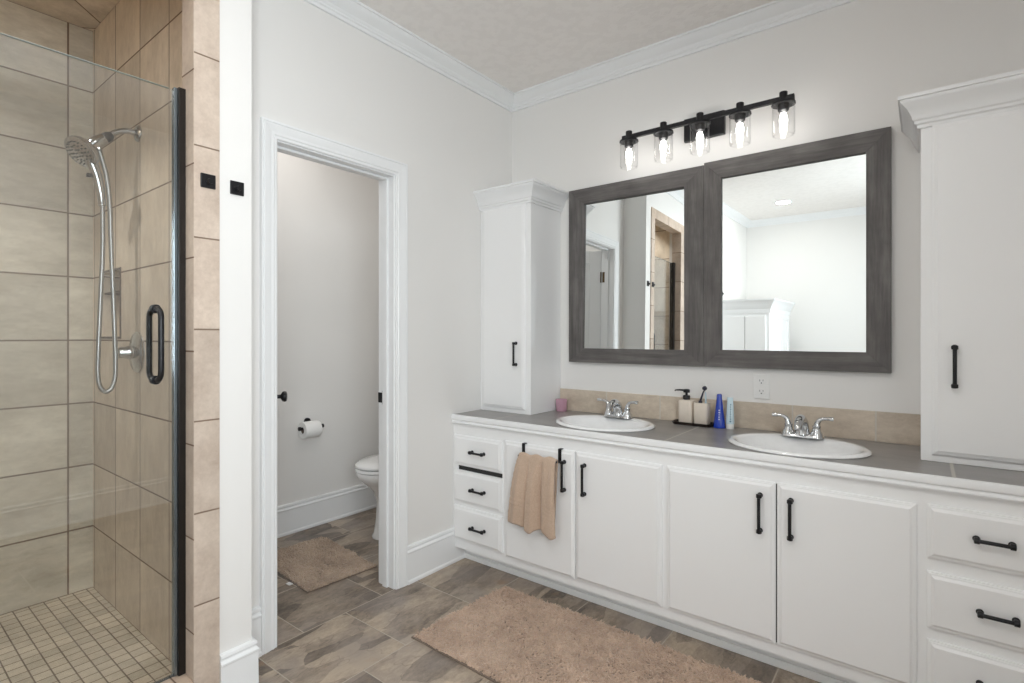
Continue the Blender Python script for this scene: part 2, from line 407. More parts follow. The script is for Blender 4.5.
wall_rects('wall_toilet_room', 'grey-lit wall behind the toilet room doorway', 'x', WC_X-.12, WC_X, -1.862, 0, 0, CEIL_Z, [])
struct(MB().box(.13, WING_X, -2.68, -1.862, HEAD_Z+.0105, CEIL_Z), 'wall_shower_header', 'wall', 'white wall over the shower opening')
wall_rects('wall_shower_side', 'off-white wall continuing past the shower', 'x', .09, WING_X, FAR_Y, -2.68, 0, CEIL_Z, [])
WIN1 = (-3.60, -2.30, .95, 2.20)
wall_rects('wall_right', 'off-white wall with a window', 'x', RIGHT_X, RIGHT_X+.12, FAR_Y, 0, 0, CEIL_Z, [WIN1])
wall_rects('wall_far', 'off-white wall opposite the vanity', 'y', FAR_Y-.12, FAR_Y, -1.30, RIGHT_X+.12, 0, CEIL_Z, [])

def window(name, plane, c, a0, a1, z0, z1):
    def B(mb, p, q, d0, d1, r, t): return mb.box(d0, d1, p, q, r, t) if plane == 'x' else mb.box(p, q, d0, d1, r, t)
    s = 1 if plane == 'x' else -1          # outward direction
    fr = MB(); d0, d1 = c+s*.02, c+s*.10
    zc = (z0+z1)/2
    for p, q, r, t in ((a0, a0+.04, z0, z1), (a1-.04, a1, z0, z1), (a0+.04, a1-.04, z0, z0+.04), (a0+.04, a1-.04, z1-.04, z1), (a0+.04, a1-.04, zc-.025, zc+.025)):
        B(fr, p, q, d0, d1, r, t)
    o = struct(fr, name, 'trim', 'white framed double-hung window')
    g = MB(); B(g, a0+.04, a1-.04, c+s*.055, c+s*.061, z0+.04, zc-.025); B(g, a0+.04, a1-.04, c+s*.055, c+s*.061, zc+.025, z1-.04)
    sub(g, 'window_glass', 'window_glass', o)
    k = MB()
    for p, q, r, t in ((a0-.07, a0, z0-.07, z1+.07), (a1, a1+.07, z0-.07, z1+.07), (a0, a1, z0-.07, z0), (a0, a1, z1, z1+.07)):
        B(k, p, q, c, c-s*.018, r, t)
    sub(k, 'window_casing', 'trim', o, bev=.004)
window('window_1', 'x', RIGHT_X, *WIN1)

# crown moulding
CR = [(0, 2.664), (.012, 2.664), (.014, 2.676), (.021, 2.680), (.022, 2.686), (.027, 2.690), (.030, 2.698), (.044, 2.707), (.058, 2.716), (.067, 2.726), (.070, 2.730), (.080, 2.731), (.080, 2.74), (0, 2.74)]
path = [(0, 0), (RIGHT_X, 0), (RIGHT_X, FAR_Y), (WING_X, FAR_Y), (WING_X, -1.752), (0, -1.752)]
struct(MB().sweep(CR, path, closed=True, side=-1), 'trim_1', 'trim', 'white crown moulding around the ceiling', smooth=35)
# baseboards
BB = [(0, 0), (.022, 0), (.022, .012), (.017, .020), (.016, .150), (.019, .154), (.019, .160), (.011, .168), (.011, .173), (.015, .178), (.013, .187), (.006, .190), (0, .190)]
struct(MB().sweep(BB, [(0, LEFT_DOOR1+.075), (0, -.4525)], side=-1), 'baseboard_left', 'trim', 'tall white baseboard between doorway and vanity', smooth=30)
struct(MB().sweep(BB, [(WING_X, -1.8605), (WING_X, -1.752), (0, -1.752), (0, LEFT_DOOR0-.075)], side=-1), 'baseboard_wing', 'trim', 'tall white baseboard wrapping the wall end by the shower', smooth=30)
struct(MB().sweep(BB, [(-.115, -1.752), (WC_X, -1.752), (WC_X, 0), (-.115, 0), (-.115, LEFT_DOOR1+.075)], side=-1), 'baseboard_toilet_room', 'trim', 'tall white baseboard in the toilet room', smooth=30)
struct(MB().sweep(BB, [(RIGHT_X, -.56), (RIGHT_X, FAR_Y), (WING_X, FAR_Y), (WING_X, -4.56)], side=-1), 'baseboard_right', 'trim', 'white baseboard behind the camera', smooth=30)

# toilet room doorway: jambs, stop, casing both sides
tr_ = MB()
tr_.box(-.115, 0, LEFT_DOOR0-.018, LEFT_DOOR0, 0, 2.055); tr_.box(-.115, 0, LEFT_DOOR1, LEFT_DOOR1+.018, 0, 2.055); tr_.box(-.115, 0, LEFT_DOOR0, LEFT_DOOR1, 2.037, 2.055)
tr_.box(-.075, -.04, LEFT_DOOR0, LEFT_DOOR0+.011, 0, 2.026); tr_.box(-.075, -.04, LEFT_DOOR1-.011, LEFT_DOOR1, 0, 2.026); tr_.box(-.075, -.04, LEFT_DOOR0, LEFT_DOOR1, 2.026, 2.037)
frame = struct(tr_, 'trim_2', 'trim', 'white door jamb of the toilet room doorway', bev=.002)
CW = .068
def casing(x, s):
    """moulded casing, profile (distance from opening edge, thickness)"""
    pr = [(0, 0), (0, .009), (.004, .011), (.012, .011), (.016, .0145), (.026, .0135), (.040, .0165), (.052, .0185), (.056, .0185), (.058, .015), (.060, .0185), (CW, .0185), (CW, 0)]
    a, b, zt = LEFT_DOOR0-.006, LEFT_DOOR1+.006, 2.043
    mb = MB()
    def col(sy, y0):
        r0 = [(x+s*t, y0+sy*d, 0.) for d, t in pr]; r1 = [(x+s*t, y0+sy*d, zt+d) for d, t in pr]
        mb.rings([r0, r1])
    col(-1, a); col(1, b)
    mb.rings([[(x+s*t, a-d, zt+d) for d, t in pr], [(x+s*t, b+d, zt+d) for d, t in pr]])
    return mb
sub(casing(0, 1), 'door_casing', 'trim', frame)
sub(casing(-.115, -1), 'door_casing', 'trim', frame)
st = MB().box(-.088, -.052, LEFT_DOOR1-.0015, LEFT_DOOR1+.002, .905, .975); st.box(-.115, -.088, LEFT_DOOR1-.004, LEFT_DOOR1, .915, .965)
o = sub(st, 'strike_plate', 'black', frame); o['label'] = 'dark strike plate'

# the open toilet room door, swung inwards
ang = math.radians(58)
dv = Vector((-math.sin(ang), math.cos(ang), 0)); nv = Vector((math.cos(ang), math.sin(ang), 0)); hp = Vector((-.112, LEFT_DOOR0+.004, 0))
def dbox(mb, a0, a1, t0, t1, z0, z1):
    vs = []
    for z in (z0, z1):
        for t in (t0, t1):
            for a in (a0, a1): p = hp+dv*a+nv*t; vs.append((p.x, p.y, z))
    mb.add(vs, [(0, 2, 3, 1), (4, 5, 7, 6), (0, 1, 5, 4), (2, 6, 7, 3), (0, 4, 6, 2), (1, 3, 7, 5)])
DT = -.035
mb = MB()
for a0, a1, z0, z1 in ((.0, .10, .012, 2.03), (.48, .58, .012, 2.03), (.10, .48, .012, .22), (.10, .48, .95, 1.07), (.10, .48, 1.92, 2.03)): dbox(mb, a0, a1, DT, 0, z0, z1)
dbox(mb, .10, .48, DT+.010, -.010, .22, .95); dbox(mb, .10, .48, DT+.010, -.010, 1.07, 1.92)
door = struct(mb, 'door_1', 'trim', 'white panelled door open into the toilet room', bev=.003)
for t, sg in ((0, 1), (DT, -1)):
    k = MB(); p0 = hp+dv*.52+nv*t; q = nv*sg
    def P3(d): p = p0+q*d; return (p.x, p.y, .94)
    k.tube([P3(0), P3(.006), P3(.008)], [.030, .030, .022], 20)
    k.tube([P3(.006), P3(.030), P3(.034), P3(.040), P3(.050), P3(.058), P3(.062)], [.010, .010, .016, .025, .028, .025, .014], 20)
    o = sub(k, 'door_knob', 'black', door, smooth=True); o['label'] = 'black round knob'
for z in (.25, 1.0, 1.80):
    h = MB(); h.box(-.100, -.062, LEFT_DOOR0-.001, LEFT_DOOR0+.002, z-.045, z+.045); h.tube([(-.114, LEFT_DOOR0+.004, z-.046), (-.114, LEFT_DOOR0+.004, z+.046)], .006, 8)
    o = sub(h, 'hinge', 'hinge', door); o['label'] = 'bronze hinge'

# ------------------------------------------------------------------ shower
T = .010
NI = (-1.0, -.717, 1.242, 1.549)     # niche x0,x1,z0,z1
mb = MB()
def tile_rects(mb):
    x0, x1, z0, z1 = NI
    for a, b, c, d in ((SH_X, x0, 0, CEIL_Z), (x1, .125, 0, CEIL_Z), (x0, x1, 0, z0), (x0, x1, z1, CEIL_Z)):
        mb.box(a, b, SH_Y1, SH_Y1+T, c, d)
tile_rects(mb)
# niche box (recess into the side wall)
x0, x1, z0, z1 = NI; d = .082
e_ = .0015
for q in ((x0, x0+.008, SH_Y1+e_, SH_Y1+d, z0, z1), (x1-.008, x1, SH_Y1+e_, SH_Y1+d, z0, z1), (x0+.008, x1-.008, SH_Y1+d-.008, SH_Y1+d, z0, z1), (x0+.008, x1-.008, SH_Y1+e_, SH_Y1+d-.008, z0, z0+.008), (x0+.008, x1-.008, SH_Y1+e_, SH_Y1+d-.008, z1-.008, z1)): mb.box(*q)
struct(mb, 'wall_shower_tile_side', 'tile_side', 'beige tiled shower wall carrying the shower head and niche')
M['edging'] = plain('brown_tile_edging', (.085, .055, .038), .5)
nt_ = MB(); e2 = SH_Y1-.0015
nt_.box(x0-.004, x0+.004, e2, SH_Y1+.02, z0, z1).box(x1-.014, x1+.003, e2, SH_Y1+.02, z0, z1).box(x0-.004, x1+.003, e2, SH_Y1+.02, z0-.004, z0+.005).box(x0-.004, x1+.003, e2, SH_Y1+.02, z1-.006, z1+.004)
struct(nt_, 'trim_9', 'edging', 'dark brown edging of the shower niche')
struct(MB().box(x0+.008, x1-.008, SH_Y1+.012, SH_Y1+d-.008, 1.446, 1.454), 'trim_10', 'edging', 'thin shelf inside the shower niche')
struct(MB().box(SH_X-.10, SH_X, SH_Y0-.1, SH_Y1+T, 0, CEIL_Z), 'wall_shower_tile_back', 'tile_back', 'large beige tiles on the back wall of the shower')
struct(MB().box(SH_X, .125, SH_Y0-.1, SH_Y0, 0, CEIL_Z), 'wall_shower_tile_end', 'tile_side', 'beige tiled end wall of the shower')
struct(MB().box(SH_X, .13, SH_Y0, SH_Y1, CEIL_Z-.012, CEIL_Z-.001), 'ceiling_shower', 'tile_shceil', 'diagonal beige tiles on the shower ceiling')
struct(MB().box(SH_X, .1245, SH_Y0, SH_Y1, .001, .03), 'floor_shower', 'tile_shfloor', 'small square mosaic tiles on the shower floor')
# cut the niche hole's wall: the wing wall behind it is hollowed by the niche box, so rebuild that stretch
# jamb tiles and frame tiles around the opening
struct(MB().box(.125, WING_X+.008, -1.940, -1.862, .0, HEAD_Z), 'trim_3', ['tile_wing'], 'beige tile edge of the shower opening')
struct(MB().box(.125, WING_X+.008, -2.78, -2.66, .0, HEAD_Z), 'trim_4', 'tile_wing', 'beige tile edge on the far side of the shower opening')
struct(MB().box(.125, WING_X+.008, -2.78, -1.862, HEAD_Z, HEAD_Z+.085), 'trim_5', 'tile_curb', 'beige tile band over the shower opening')
rv = MB().box(.126, WING_X+.0075, -1.9412, -1.9398, .1465, HEAD_Z)
struct(rv, 'trim_6', 'tile_reveal', 'narrow beige tiles lining the side of the shower opening')
struct(MB().box(.1255, WING_X+.008, -2.66, -1.9405, 0, .145), 'trim_7', 'tile_curb', 'beige tiled shower curb', bev=.003)

GX, GT = .137, 2.052
sd = thing('shower_door', (GX, -2.0, .147), 'clear glass shower door with a black loop pull handle and dark metal post', 'shower door')
g = MB().box(GX-.004, GX+.004, -2.618, -1.966, .152, GT)
gl = g.build('glass_panel', 'glass', sd)
p = MB().box(.131, .157, -1.9620, -1.9405, .147, GT+.008); p.build('jamb_post', 'bronze', sd, bev=.0015)
MB().box(GX-.0045, GX+.0045, -2.618, -1.984, GT, GT+.0012).build('glass_edge', 'glass_edge', sd)
p = MB().box(.128, .149, -1.9725, -1.9625, .149, GT+.006); o = p.build('edge_seal', 'bronze_edge', sd, bev=.001); o['label'] = 'pale metal edge strip'
p = MB().box(.120, .160, -2.660, -2.620, .147, GT+.008); p.build('hinge_post', 'bronze', sd, bev=.0015)
h = MB(); hy = -2.0225
def loop_handle(mb, y, xg, z0, z1, off, r):
    for s in (-1, 1):
        pts = []
        R = .032
        pts.append((xg+s*.004, y, z1-R*.30))
        for i in range(7):
            a = PI/2*i/6; pts.append((xg+s*(off-R+R*math.sin(a)), y, z1-R+R*math.cos(a)))
        for i in range(7):
            a = PI/2*i/6; pts.append((xg+s*(off-R+R*math.cos(a)), y, z0+R-R*math.sin(a)))
        pts.append((xg+s*.004, y, z0+R*.30))
        pts[0] = (xg+s*.004, y, z1); pts[-1] = (xg+s*.004, y, z0)
        mb.tube(pts, r, 14)
        for z in (z0, z1): mb.lathe([(.014, 0), (.014, s*.006)], (xg+s*.004, y, z), 'x', 16)
loop_handle(h, hy, GX, 1.112, 1.338, .050, .0085)
h.build('pull_handle', 'black', sd, smooth=True)
struct(MB().box(.133, .141, -2.620, -1.968, .1455, .1515), 'trim_8', 'bronze_edge', 'metal sweep under the shower door')

# shower head set
AX, AZ = -.50, 2.087
# smooth a polyline by Catmull-Rom
def crom(pts, k=5):
    out = []
    for i in range(len(pts)-1):
        p0, p1, p2, p3 = [Vector(pts[max(0, min(len(pts)-1, j))]) for j in (i-1, i, i+1, i+2)]
        for t in range(k):
            t /= k; out.append(tuple(.5*((2*p1)+(p2-p0)*t+(2*p0-5*p1+4*p2-p3)*t*t+(-p0+3*p1-3*p2+p3)*t**3)))
    return out+[tuple(pts[-1])]
hs = thing('hand_shower', (AX, SH_Y1, AZ), 'chrome hand shower with looping hose hanging on the tiled wall', 'shower head')
m = MB(); m.lathe([(.034, 0), (.034, -.004), (.028, -.010), (.013, -.015)], (AX, SH_Y1, AZ), 'y', 28); m.build('wall_flange', 'chrome_dk', hs, smooth=True)
MB().tube(crom([(AX, SH_Y1-.010, AZ), (AX, -1.914, AZ), (AX, -1.946, AZ-.014), (AX, -1.972, AZ-.038)], 5), .0115, 14).build('shower_arm', 'chrome_dk', hs, smooth=True)
MB().tube([(AX, -1.966, AZ-.032), (AX, -1.974, AZ-.040), (AX, -1.986, AZ-.051), (AX, -1.992, AZ-.057)], [.014, .019, .019, .015], 12).build('ball_joint', 'bronze', hs, smooth=40)
MB().tube([(AX, -1.990, AZ-.055), (AX, -2.010, AZ-.072), (AX, -2.030, AZ-.090), (AX, -2.040, AZ-.100)], [.021, .023, .021, .016], 18).build('holder', 'chrome_dk', hs, smooth=True)
MB().tube([(AX+.002, -2.012, AZ-.085), (AX+.006, -2.006, AZ-.108)], [.012, .010], 12).build('hose_outlet', 'chrome_dk', hs, smooth=True)
hc = Vector((AX, -2.056, AZ-.122)); hd = Vector((.30, -.70, -.65)).normalized()
prof = [(.0, .034), (.022, .032), (.044, .020), (.058, .008), (.062, -.002), (.062, -.013), (.056, -.018), (.0, -.019)]
u = hd.cross(Vector((0, 0, 1))).normalized(); v = hd.cross(u)
rs = [[tuple(hc-hd*h_+(u*math.cos(2*PI*j/32)+v*math.sin(2*PI*j/32))*max(r, .0005)) for j in range(32)] for r, h_ in prof]
hp_ = MB().rings(rs).build('spray_head', 'chrome_dk', hs, smooth=40)
nz = MB()
for rr, nn in ((.014, 6), (.030, 12), (.046, 20)):
    for j in range(nn):
        c = hc+hd*.019+(u*math.cos(2*PI*j/nn)+v*math.sin(2*PI*j/nn))*rr
        nz.tube([tuple(c), tuple(c+hd*.0025)], .0030, 6)
o = sub(nz, 'nozzles', 'bronze', hp_); o['label'] = 'dark rubber spray nozzles'
MB().tube(crom([(AX, -2.034, 1.945), (AX, -2.026, 1.920), (AX, -2.013, 1.880), (AX, -2.001, 1.822), (AX, -1.995, 1.765)], 4), [.022-.009*min(1, i/14) for i in range(17)], 16).build('handle', 'chrome_dk', hs, smooth=True)
m = MB().box(AX-.006, AX+.006, -2.046, -2.030, 1.868, 1.884); m.build('spray_button', 'bronze', hs, bev=.002)
hose = [(AX, -1.995, 1.770), (AX, -1.994, 1.593), (AX, -2.001, 1.394), (AX, -2.008, 1.196), (AX, -2.009, 1.093), (AX+.002, -2.001, 1.048), (AX+.004, -1.984, 1.030), (AX+.006, -1.966, 1.045), (AX+.008, -1.955, 1.093), (AX+.008, -1.955, 1.194), (AX+.008, -1.961, 1.396), (AX+.008, -1.968, 1.596), (AX+.008, -1.973, 1.776), (AX+.008, -1.983, 1.880), (AX+.007, -1.997, 1.945), (AX+.006, -2.006, 1.978)]
MB().tube(crom(hose, 6), .0082, 10).build('hose', 'hose', hs, smooth=True)

vl = thing('shower_valve', (-.512, SH_Y1, 1.183), 'round chrome shower valve with a lever on the tiled wall', 'shower valve')
c = (-.512, SH_Y1, 1.183)
MB().lathe([(.084, 0), (.084, -.004), (.078, -.009), (.045, -.014), (.030, -.020)], c, 'y', 40).build('escutcheon', 'chrome_dk', vl, smooth=True)
m = MB(); m.lathe([(.026, -.016), (.027, -.036), (.023, -.042), (.023, -.062), (.019, -.069), (.005, -.072)], c, 'y', 28)
m.build('lever', 'chrome_dk', vl, smooth=True)

def square_hook(y, z, label):
    x = WING_X+(.008 if y < -1.86 else 0)
    t = thing('robe_hook', (x, y, z), label, 'hook', 'square black hooks beside the shower')
    MB().box(x, x+.006, y-.023, y+.023, z-.023, z+.023).build('back_plate', 'black', t, bev=.002)
    k = MB(); k.tube([(x+.004, y, z-.003), (x+.012, y, z-.003), (x+.016, y, z-.003), (x+.020, y, z-.003)], [.006, .006, .009, .008], 16)
    k.build('peg', 'black', t, smooth=True)
square_hook(-1.899, 1.757, 'square black robe hook on the beige tile beside the shower glass')
square_hook(-1.803, 1.756, 'square black robe hook on the white painted wall end')
t = square_hook(-3.70, 1.733, 'black robe hook seen only in the right mirror at its left edge')

# ------------------------------------------------------------------ vanity
FY, CT = -.530, .816
van = thing('vanity_cabinet', (1.35, -.27, 0), 'long white double vanity base with flat doors and black pulls', 'vanity')
b = MB(); W1 = RIGHT_X-.002
b.box(.001, W1, FY, -.001, .085, .515); b.box(.001, W1, FY, -.001, .540, .7695); b.box(.001, .035, FY, -.001, .515, .540); b.box(.350, W1, FY, -.001, .515, .540)
b.build('body', 'cab', van)
o = MB().box(.0355, .3495, -.522, -.402, .5153, .5397).build('drawer_gap_shade', 'gap_shade', van); o['label'] = 'dark block painted as the shade in the gap under the top drawer'  # near-black block fills the slot; its colour stands for the shade inside
tk = MB(); tk.box(.001, W1, -.450, -.06, 0, .085); tk.box(.001, W1, -.461, -.450, 0, .030); tk.build('toe_kick', 'cab', van, bev=.002)

def panel(x0, x1, z0, z1, y=FY, th=.018, e=.016):
    """slab with a stepped, routed edge facing -y"""
    def R(i, d): return [(x0+i, y-d, z0+i), (x1-i, y-d, z0+i), (x1-i, y-d, z1-i), (x0+i, y-d, z1-i)]
    return MB().rings([R(0, -.0002), R(0, .0075), R(.0015, .009), R(.004, .009), R(.0045, .0115), R(e*.62, .0125), R(e, th-.001), R(e+.002, th)], True, True)
def pull(parent, x, z, length, vertical, y=FY-.018):
    """cabinet pull: two round posts with a flared bar"""
    k = MB(); h = length/2; n = 14
    def pt(s, d): return (x, y-d, z+s) if vertical else (x+s, y-d, z)
    for s in (-h, h):
        k.lathe([(.0095, 0), (.0095, -.003), (.0062, -.006), (.0058, -.016)], pt(s, 0), 'y', 14)
        k.tube([pt(s-.007, .021), pt(s-.0055, .021), pt(s+.0055, .021), pt(s+.007, .021)], [.0072, .0095, .0095, .0072], 14)
    k.tube([pt(-h, .021), pt(-h*.9, .023), pt(-h*.8, .024), pt(h*.8, .024), pt(h*.9, .023), pt(h, .021)], [.0075, .0060, .0058, .0058, .0060, .0075], 12)
    o = MB.build(k, 'handle', 'black', None, smooth=True); o.parent = parent; o.matrix_parent_inverse = Matrix.Identity(4); o['label'] = 'black metal pull'
for nm, x0, x1, z0, z1, hx, hz, ln, vert in (
    ('drawer', .014, .354, .546, .708, .199, .629, .082, False), ('drawer', .014, .354, .342, .512, .201, .427, .083, False), ('drawer', .014, .354, .135, .320, .201, .224, .083, False),
    ('door', .372, .7895, .122, .716, .737, .597, .130, True), ('door', .7935, 1.206, .126, .716, .845, .597, .130, True),
    ('door', 1.227, 1.637, .126, .716, 1.587, .600, .130, True), ('door', 1.6415, 2.046, .128, .718, 1.689, .599, .130, True),
    ('drawer', 2.072, 2.390, .556, .724, 2.228, .645, .079, False), ('drawer', 2.072, 2.390, .336, .514, 2.236, .428, .079, False), ('drawer', 2.072, 2.390, .130, .300, 2.236, .215, .079, False),
    ('door', 2.410, 2.690, .126, .718, 2.45, .603, .14, True)):
    o = panel(x0, x1, z0, z1).build(nm, 'cab', van); pull(o, hx, hz, ln, vert)

for ga, gb in ((.7893, .7937), (1.6367, 1.6418)):
    o = MB().box(ga, gb, FY-.0012, FY-.0001, .131, .711).build('door_gap_shade', 'gap_shade', van); o['label'] = 'dark strip painted as the shade between two doors'  # thin strip laid on the uncut body, shade painted in its colour
wt = MB()
wt.box(.001, W1, -.535, -.013, .775, CT)
SINKS = [(.820, -.318), (1.665, -.322)]
A_, B_ = .249, .205
ct = tag(wt.build('countertop', 'counter', None), 'grey-brown tiled countertop running the full length of the white vanity', 'countertop')
# sink openings
cutters = []
for i, (sx, sy) in enumerate(SINKS):
    cm = MB().lathe([(1, -.2), (1, .2)], (sx, sy, CT), 'z', 64, sx=A_-.022, sy=B_-.022)
    co_ = cm.build('cutter', 'counter'); cutters.append(co_)
    md = ct.modifiers.new('sink_cut', 'BOOLEAN'); md.object = co_; md.operation = 'DIFFERENCE'; md.solver = 'EXACT'
    for pt_ in [c_ for c_ in COL.objects if c_.name == 'body' and c_.parent == van]:
        md = pt_.modifiers.new('sink_cut', 'BOOLEAN'); md.object = co_; md.operation = 'DIFFERENCE'; md.solver = 'EXACT'
dg = bpy.context.evaluated_depsgraph_get()
for o in [ct]+[c_ for c_ in COL.objects if c_.name == 'body' and c_.parent == van]:
    me = bpy.data.meshes.new_from_object(o.evaluated_get(dg)); o.modifiers.clear(); o.data = me
for c_ in cutters: bpy.data.objects.remove(c_)
ed = MB().sweep([(0, .770), (.010, .770), (.012, .776), (.006, .782), (.005, .786), (.012, .792), (.013, .808), (.009, .817), (0, .817)], [(.001, -.535), (W1, -.535)], side=-1)
ee = ed.build('edge_trim', 'trim', ct, smooth=30); ee['label'] = 'white moulded wooden edge'
sp = MB().box(.3695, 2.0535, -.0125, -.001, CT+.0005, .940).build('backsplash', 'splash', None, bev=.001)
tag(sp, 'low strip of beige tiles along the wall behind the sinks', 'backsplash')

def sink(sx, sy, label):
    t = thing('sink', (sx, sy, CT), label, 'sink', 'oval drop-in sinks')
    m = MB(); n = 64
    def ring(a, b, z, dy=0): return [(sx+a*math.cos(2*PI*j/n), sy+dy+b*math.sin(2*PI*j/n), z) for j in range(n)]
    a, b = A_, B_
    m.rings([ring(a-.004, b-.004, CT), ring(a, b, CT+.004), ring(a-.002, b-.002, CT+.010), ring(a-.012, b-.012, CT+.015), ring(a-.026, b-.026, CT+.012), ring(a-.034, b-.040, CT+.004, -.006),
             ring(a-.050, b-.060, CT-.030, -.014), ring(a-.080, b-.085, CT-.085, -.016), ring(a-.130, b-.125, CT-.125, -.016), ring(.03, .03, CT-.138, -.012), ring(.022, .022, CT-.139, -.012),
             ring(.022, .022, CT-.148, -.012), ring(a-.125, b-.118, CT-.135, -.016), ring(a-.072, b-.077, CT-.093, -.016), ring(a-.040, b-.048, CT-.035, -.012), ring(a-.030, b-.030, CT-.002)], False, False)
    # close outer skin
    m.rings([ring(a-.030, b-.030, CT-.002), ring(a-.004, b-.004, CT)], False, False)
    m.build('basin', 'porcelain', t, smooth=60)
    # faucet deck flattening: a raised rear ledge
    MB().lathe([(.021, -.141), (.021, -.137), (.016, -.135), (.0, -.1345)], (sx, sy-.012, CT), 'z', 24).build('drain', 'chrome', t, smooth=True)
sink(*SINKS[0], 'oval white drop-in sink nearest the towel and the pink candle')
sink(*SINKS[1], 'oval white drop-in sink in front of the wall outlet')

def faucet(fx, fy, label):
    z0 = CT+.0135
    t = thing('faucet', (fx, fy, z0), label, 'faucet', 'chrome two-handle faucets')
    m = MB(); n = 40
    def st_(a, b, z): # stadium ring
        r = []
        for j in range(n):
            th = 2*PI*j/n; cx = a*(1 if math.cos(th) > 0 else -1); r.append((fx+cx+b*math.cos(th), fy+b*math.sin(th), z))
        return r
    m.rings([st_(.052, .027, z0), st_(.052, .027, z0+.006), st_(.051, .023, z0+.012), st_(.048, .018, z0+.016)])
    m.build('base', 'chrome', t, smooth=50)
    # spout: broad hump with a downward lip toward the basin
    pts = [(fx, fy+.002, z0+.012), (fx, fy, z0+.040), (fx, fy-.012, z0+.064), (fx, fy-.040, z0+.078), (fx, fy-.075, z0+.072), (fx, fy-.100, z0+.055), (fx, fy-.106, z0+.044)]
    MB().tube(crom(pts, 4), [.029-.016*min(1, i/22) for i in range(len(crom(pts, 4)))], 20).build('spout', 'chrome', t, smooth=True)
    for s in (-1, 1):
        hx = fx+s*.052
        h = MB(); h.lathe([(.024, .010), (.023, .020), (.017, .030), (.015, .042), (.017, .050)], (hx, fy, z0), 'z', 24); 
        pts = [(hx, fy, z0+.044), (hx+s*.004, fy, z0+.064), (hx+s*.014, fy-.002, z0+.078), (hx+s*.032, fy-.004, z0+.083), (hx+s*.052, fy-.006, z0+.084), (hx+s*.062, fy-.006, z0+.083)]
        pp = crom(pts, 4); h.tube(pp, [.014-.0075*min(1, i/9) + (.0015 if i > 14 else 0) for i in range(len(pp))], 14)
        h.build('lever_handle', 'chrome', t, smooth=True)
faucet(.812, -.150, 'chrome two-handle faucet on the sink nearest the pink candle')
faucet(1.662, -.158, 'chrome two-handle faucet on the sink below the wall outlet')

# ------------------------------------------------------------------ tower cabinets on the counter
def tower(name, x0, x1, yf, z1, dx0, dx1, hx, hz, hl, label, crown_path, seg):
    t = thing(name, ((x0+x1)/2, yf/2, CT), label, 'cabinet', 'tall white cabinets standing on the counter')
    MB().box(x0, x1, yf, -.0135 if x0 < .1 and False else -.001, CT+.0005, z1).build('body', 'cab', t, bev=.0015)
    d = panel(dx0, dx1, .842, z1-.018, yf, .016, .014).build('door', 'cab', t); pull(d, hx, hz, hl, True, yf-.016)
    zb = z1-.022
    CRN = [(0, zb), (.010, zb), (.011, zb+.010), (.017, zb+.015), (.018, zb+.024), (.023, zb+.029), (.026, zb+.042), (.036, zb+.064), (.050, zb+.080), (.056, zb+.088), (.057, zb+.094), (.063, zb+.096), (.063, zb+.108), (0, zb+.108)]
    MB().sweep(CRN, crown_path, side=seg).build('crown', 'trim', t, smooth=30)
    MB().box(x0, x1, yf, -.001, z1, zb+.1).build('top_panel', 'cab', t)
tower('tower_cabinet', .001, .365, -.302, 2.001, .022, .330, .276, 1.150, .118, 'white tower cabinet with crown top in the corner beside the left mirror', [(.001, -.302), (.365, -.302), (.365, -.001)], -1)
tower('tower_cabinet', 2.055, W1, -.304, 2.001, 2.086, 2.640, 2.146, 1.148, .130, 'white tower cabinet standing right of the mirrors, cut off by the picture edge', [(2.055, -.001), (2.055, -.304), (W1, -.304)], -1)

# ------------------------------------------------------------------ mirrors
def mirror(name, x0, x1, z0, z1, ix0, ix1, iz0, iz1, a, b, label):
    t = thing(name, ((x0+x1)/2, -.012, (z0+z1)/2), label, 'mirror', 'grey wood framed mirrors')
    yb, yf = -.006, -.032
    O = [(x0, z0), (x1, z0), (x1, z1), (x0, z1)]; I = [(ix0, iz0), (ix1, iz0), (ix1, iz1), (ix0, iz1)]
    for k, (nm, mt) in enumerate((('frame_rail', 'wood_x'), ('frame_stile', 'wood_z'), ('frame_rail', 'wood_x'), ('frame_stile', 'wood_z'))):
        j = (k+1) % 4
        q = [O[k], O[j], I[j], I[k]]
        # tiny clearance keeps the mitre visible
        vs_ = [(x, yb, z) for x, z in q]+[(x, yf, z) for x, z in q]
        MB().add(vs_, [(0, 1, 2, 3), (7, 6, 5, 4), (0, 4, 5, 1), (1, 5, 6, 2), (2, 6, 7, 3), (3, 7, 4, 0)]).build(nm, mt, t, bev=.0012)
    # silvered glass, hung a touch out of true inside its frame
    cx, cz = (ix0+ix1)/2, (iz0+iz1)/2; hw, hh = (ix1-ix0)/2+.012, (iz1-iz0)/2+.012
    sa, sb = math.tan(math.radians(a)), math.tan(math.radians(b))
    def yy(x, z): return -.0175+(x-cx)*sa+(z-cz)*sb
    q = [(cx-hw, cz-hh), (cx+hw, cz-hh), (cx+hw, cz+hh), (cx-hw, cz+hh)]
    vs_ = [(x, yy(x, z), z) for x, z in q]+[(x, yy(x, z)+.004, z) for x, z in q]
    MB().add(vs_, [(0, 1, 2, 3), (7, 6, 5, 4), (0, 4, 5, 1), (1, 5, 6, 2), (2, 6, 7, 3), (3, 7, 4, 0)]).build('mirror_glass', 'mirror', t)
mirror('framed_mirror', .441, 1.2125, 1.100, 2.086, .541, 1.115, 1.180, 1.998, 1.0, .8, 'narrower grey wood framed mirror, reflecting the shower opening')
mirror('framed_mirror', 1.2140, 1.960, 1.100, 2.096, 1.294, 1.875, 1.183, 2.009, 0, 0, 'wider looking grey wood framed mirror, reflecting the blank wall and a white cabinet')

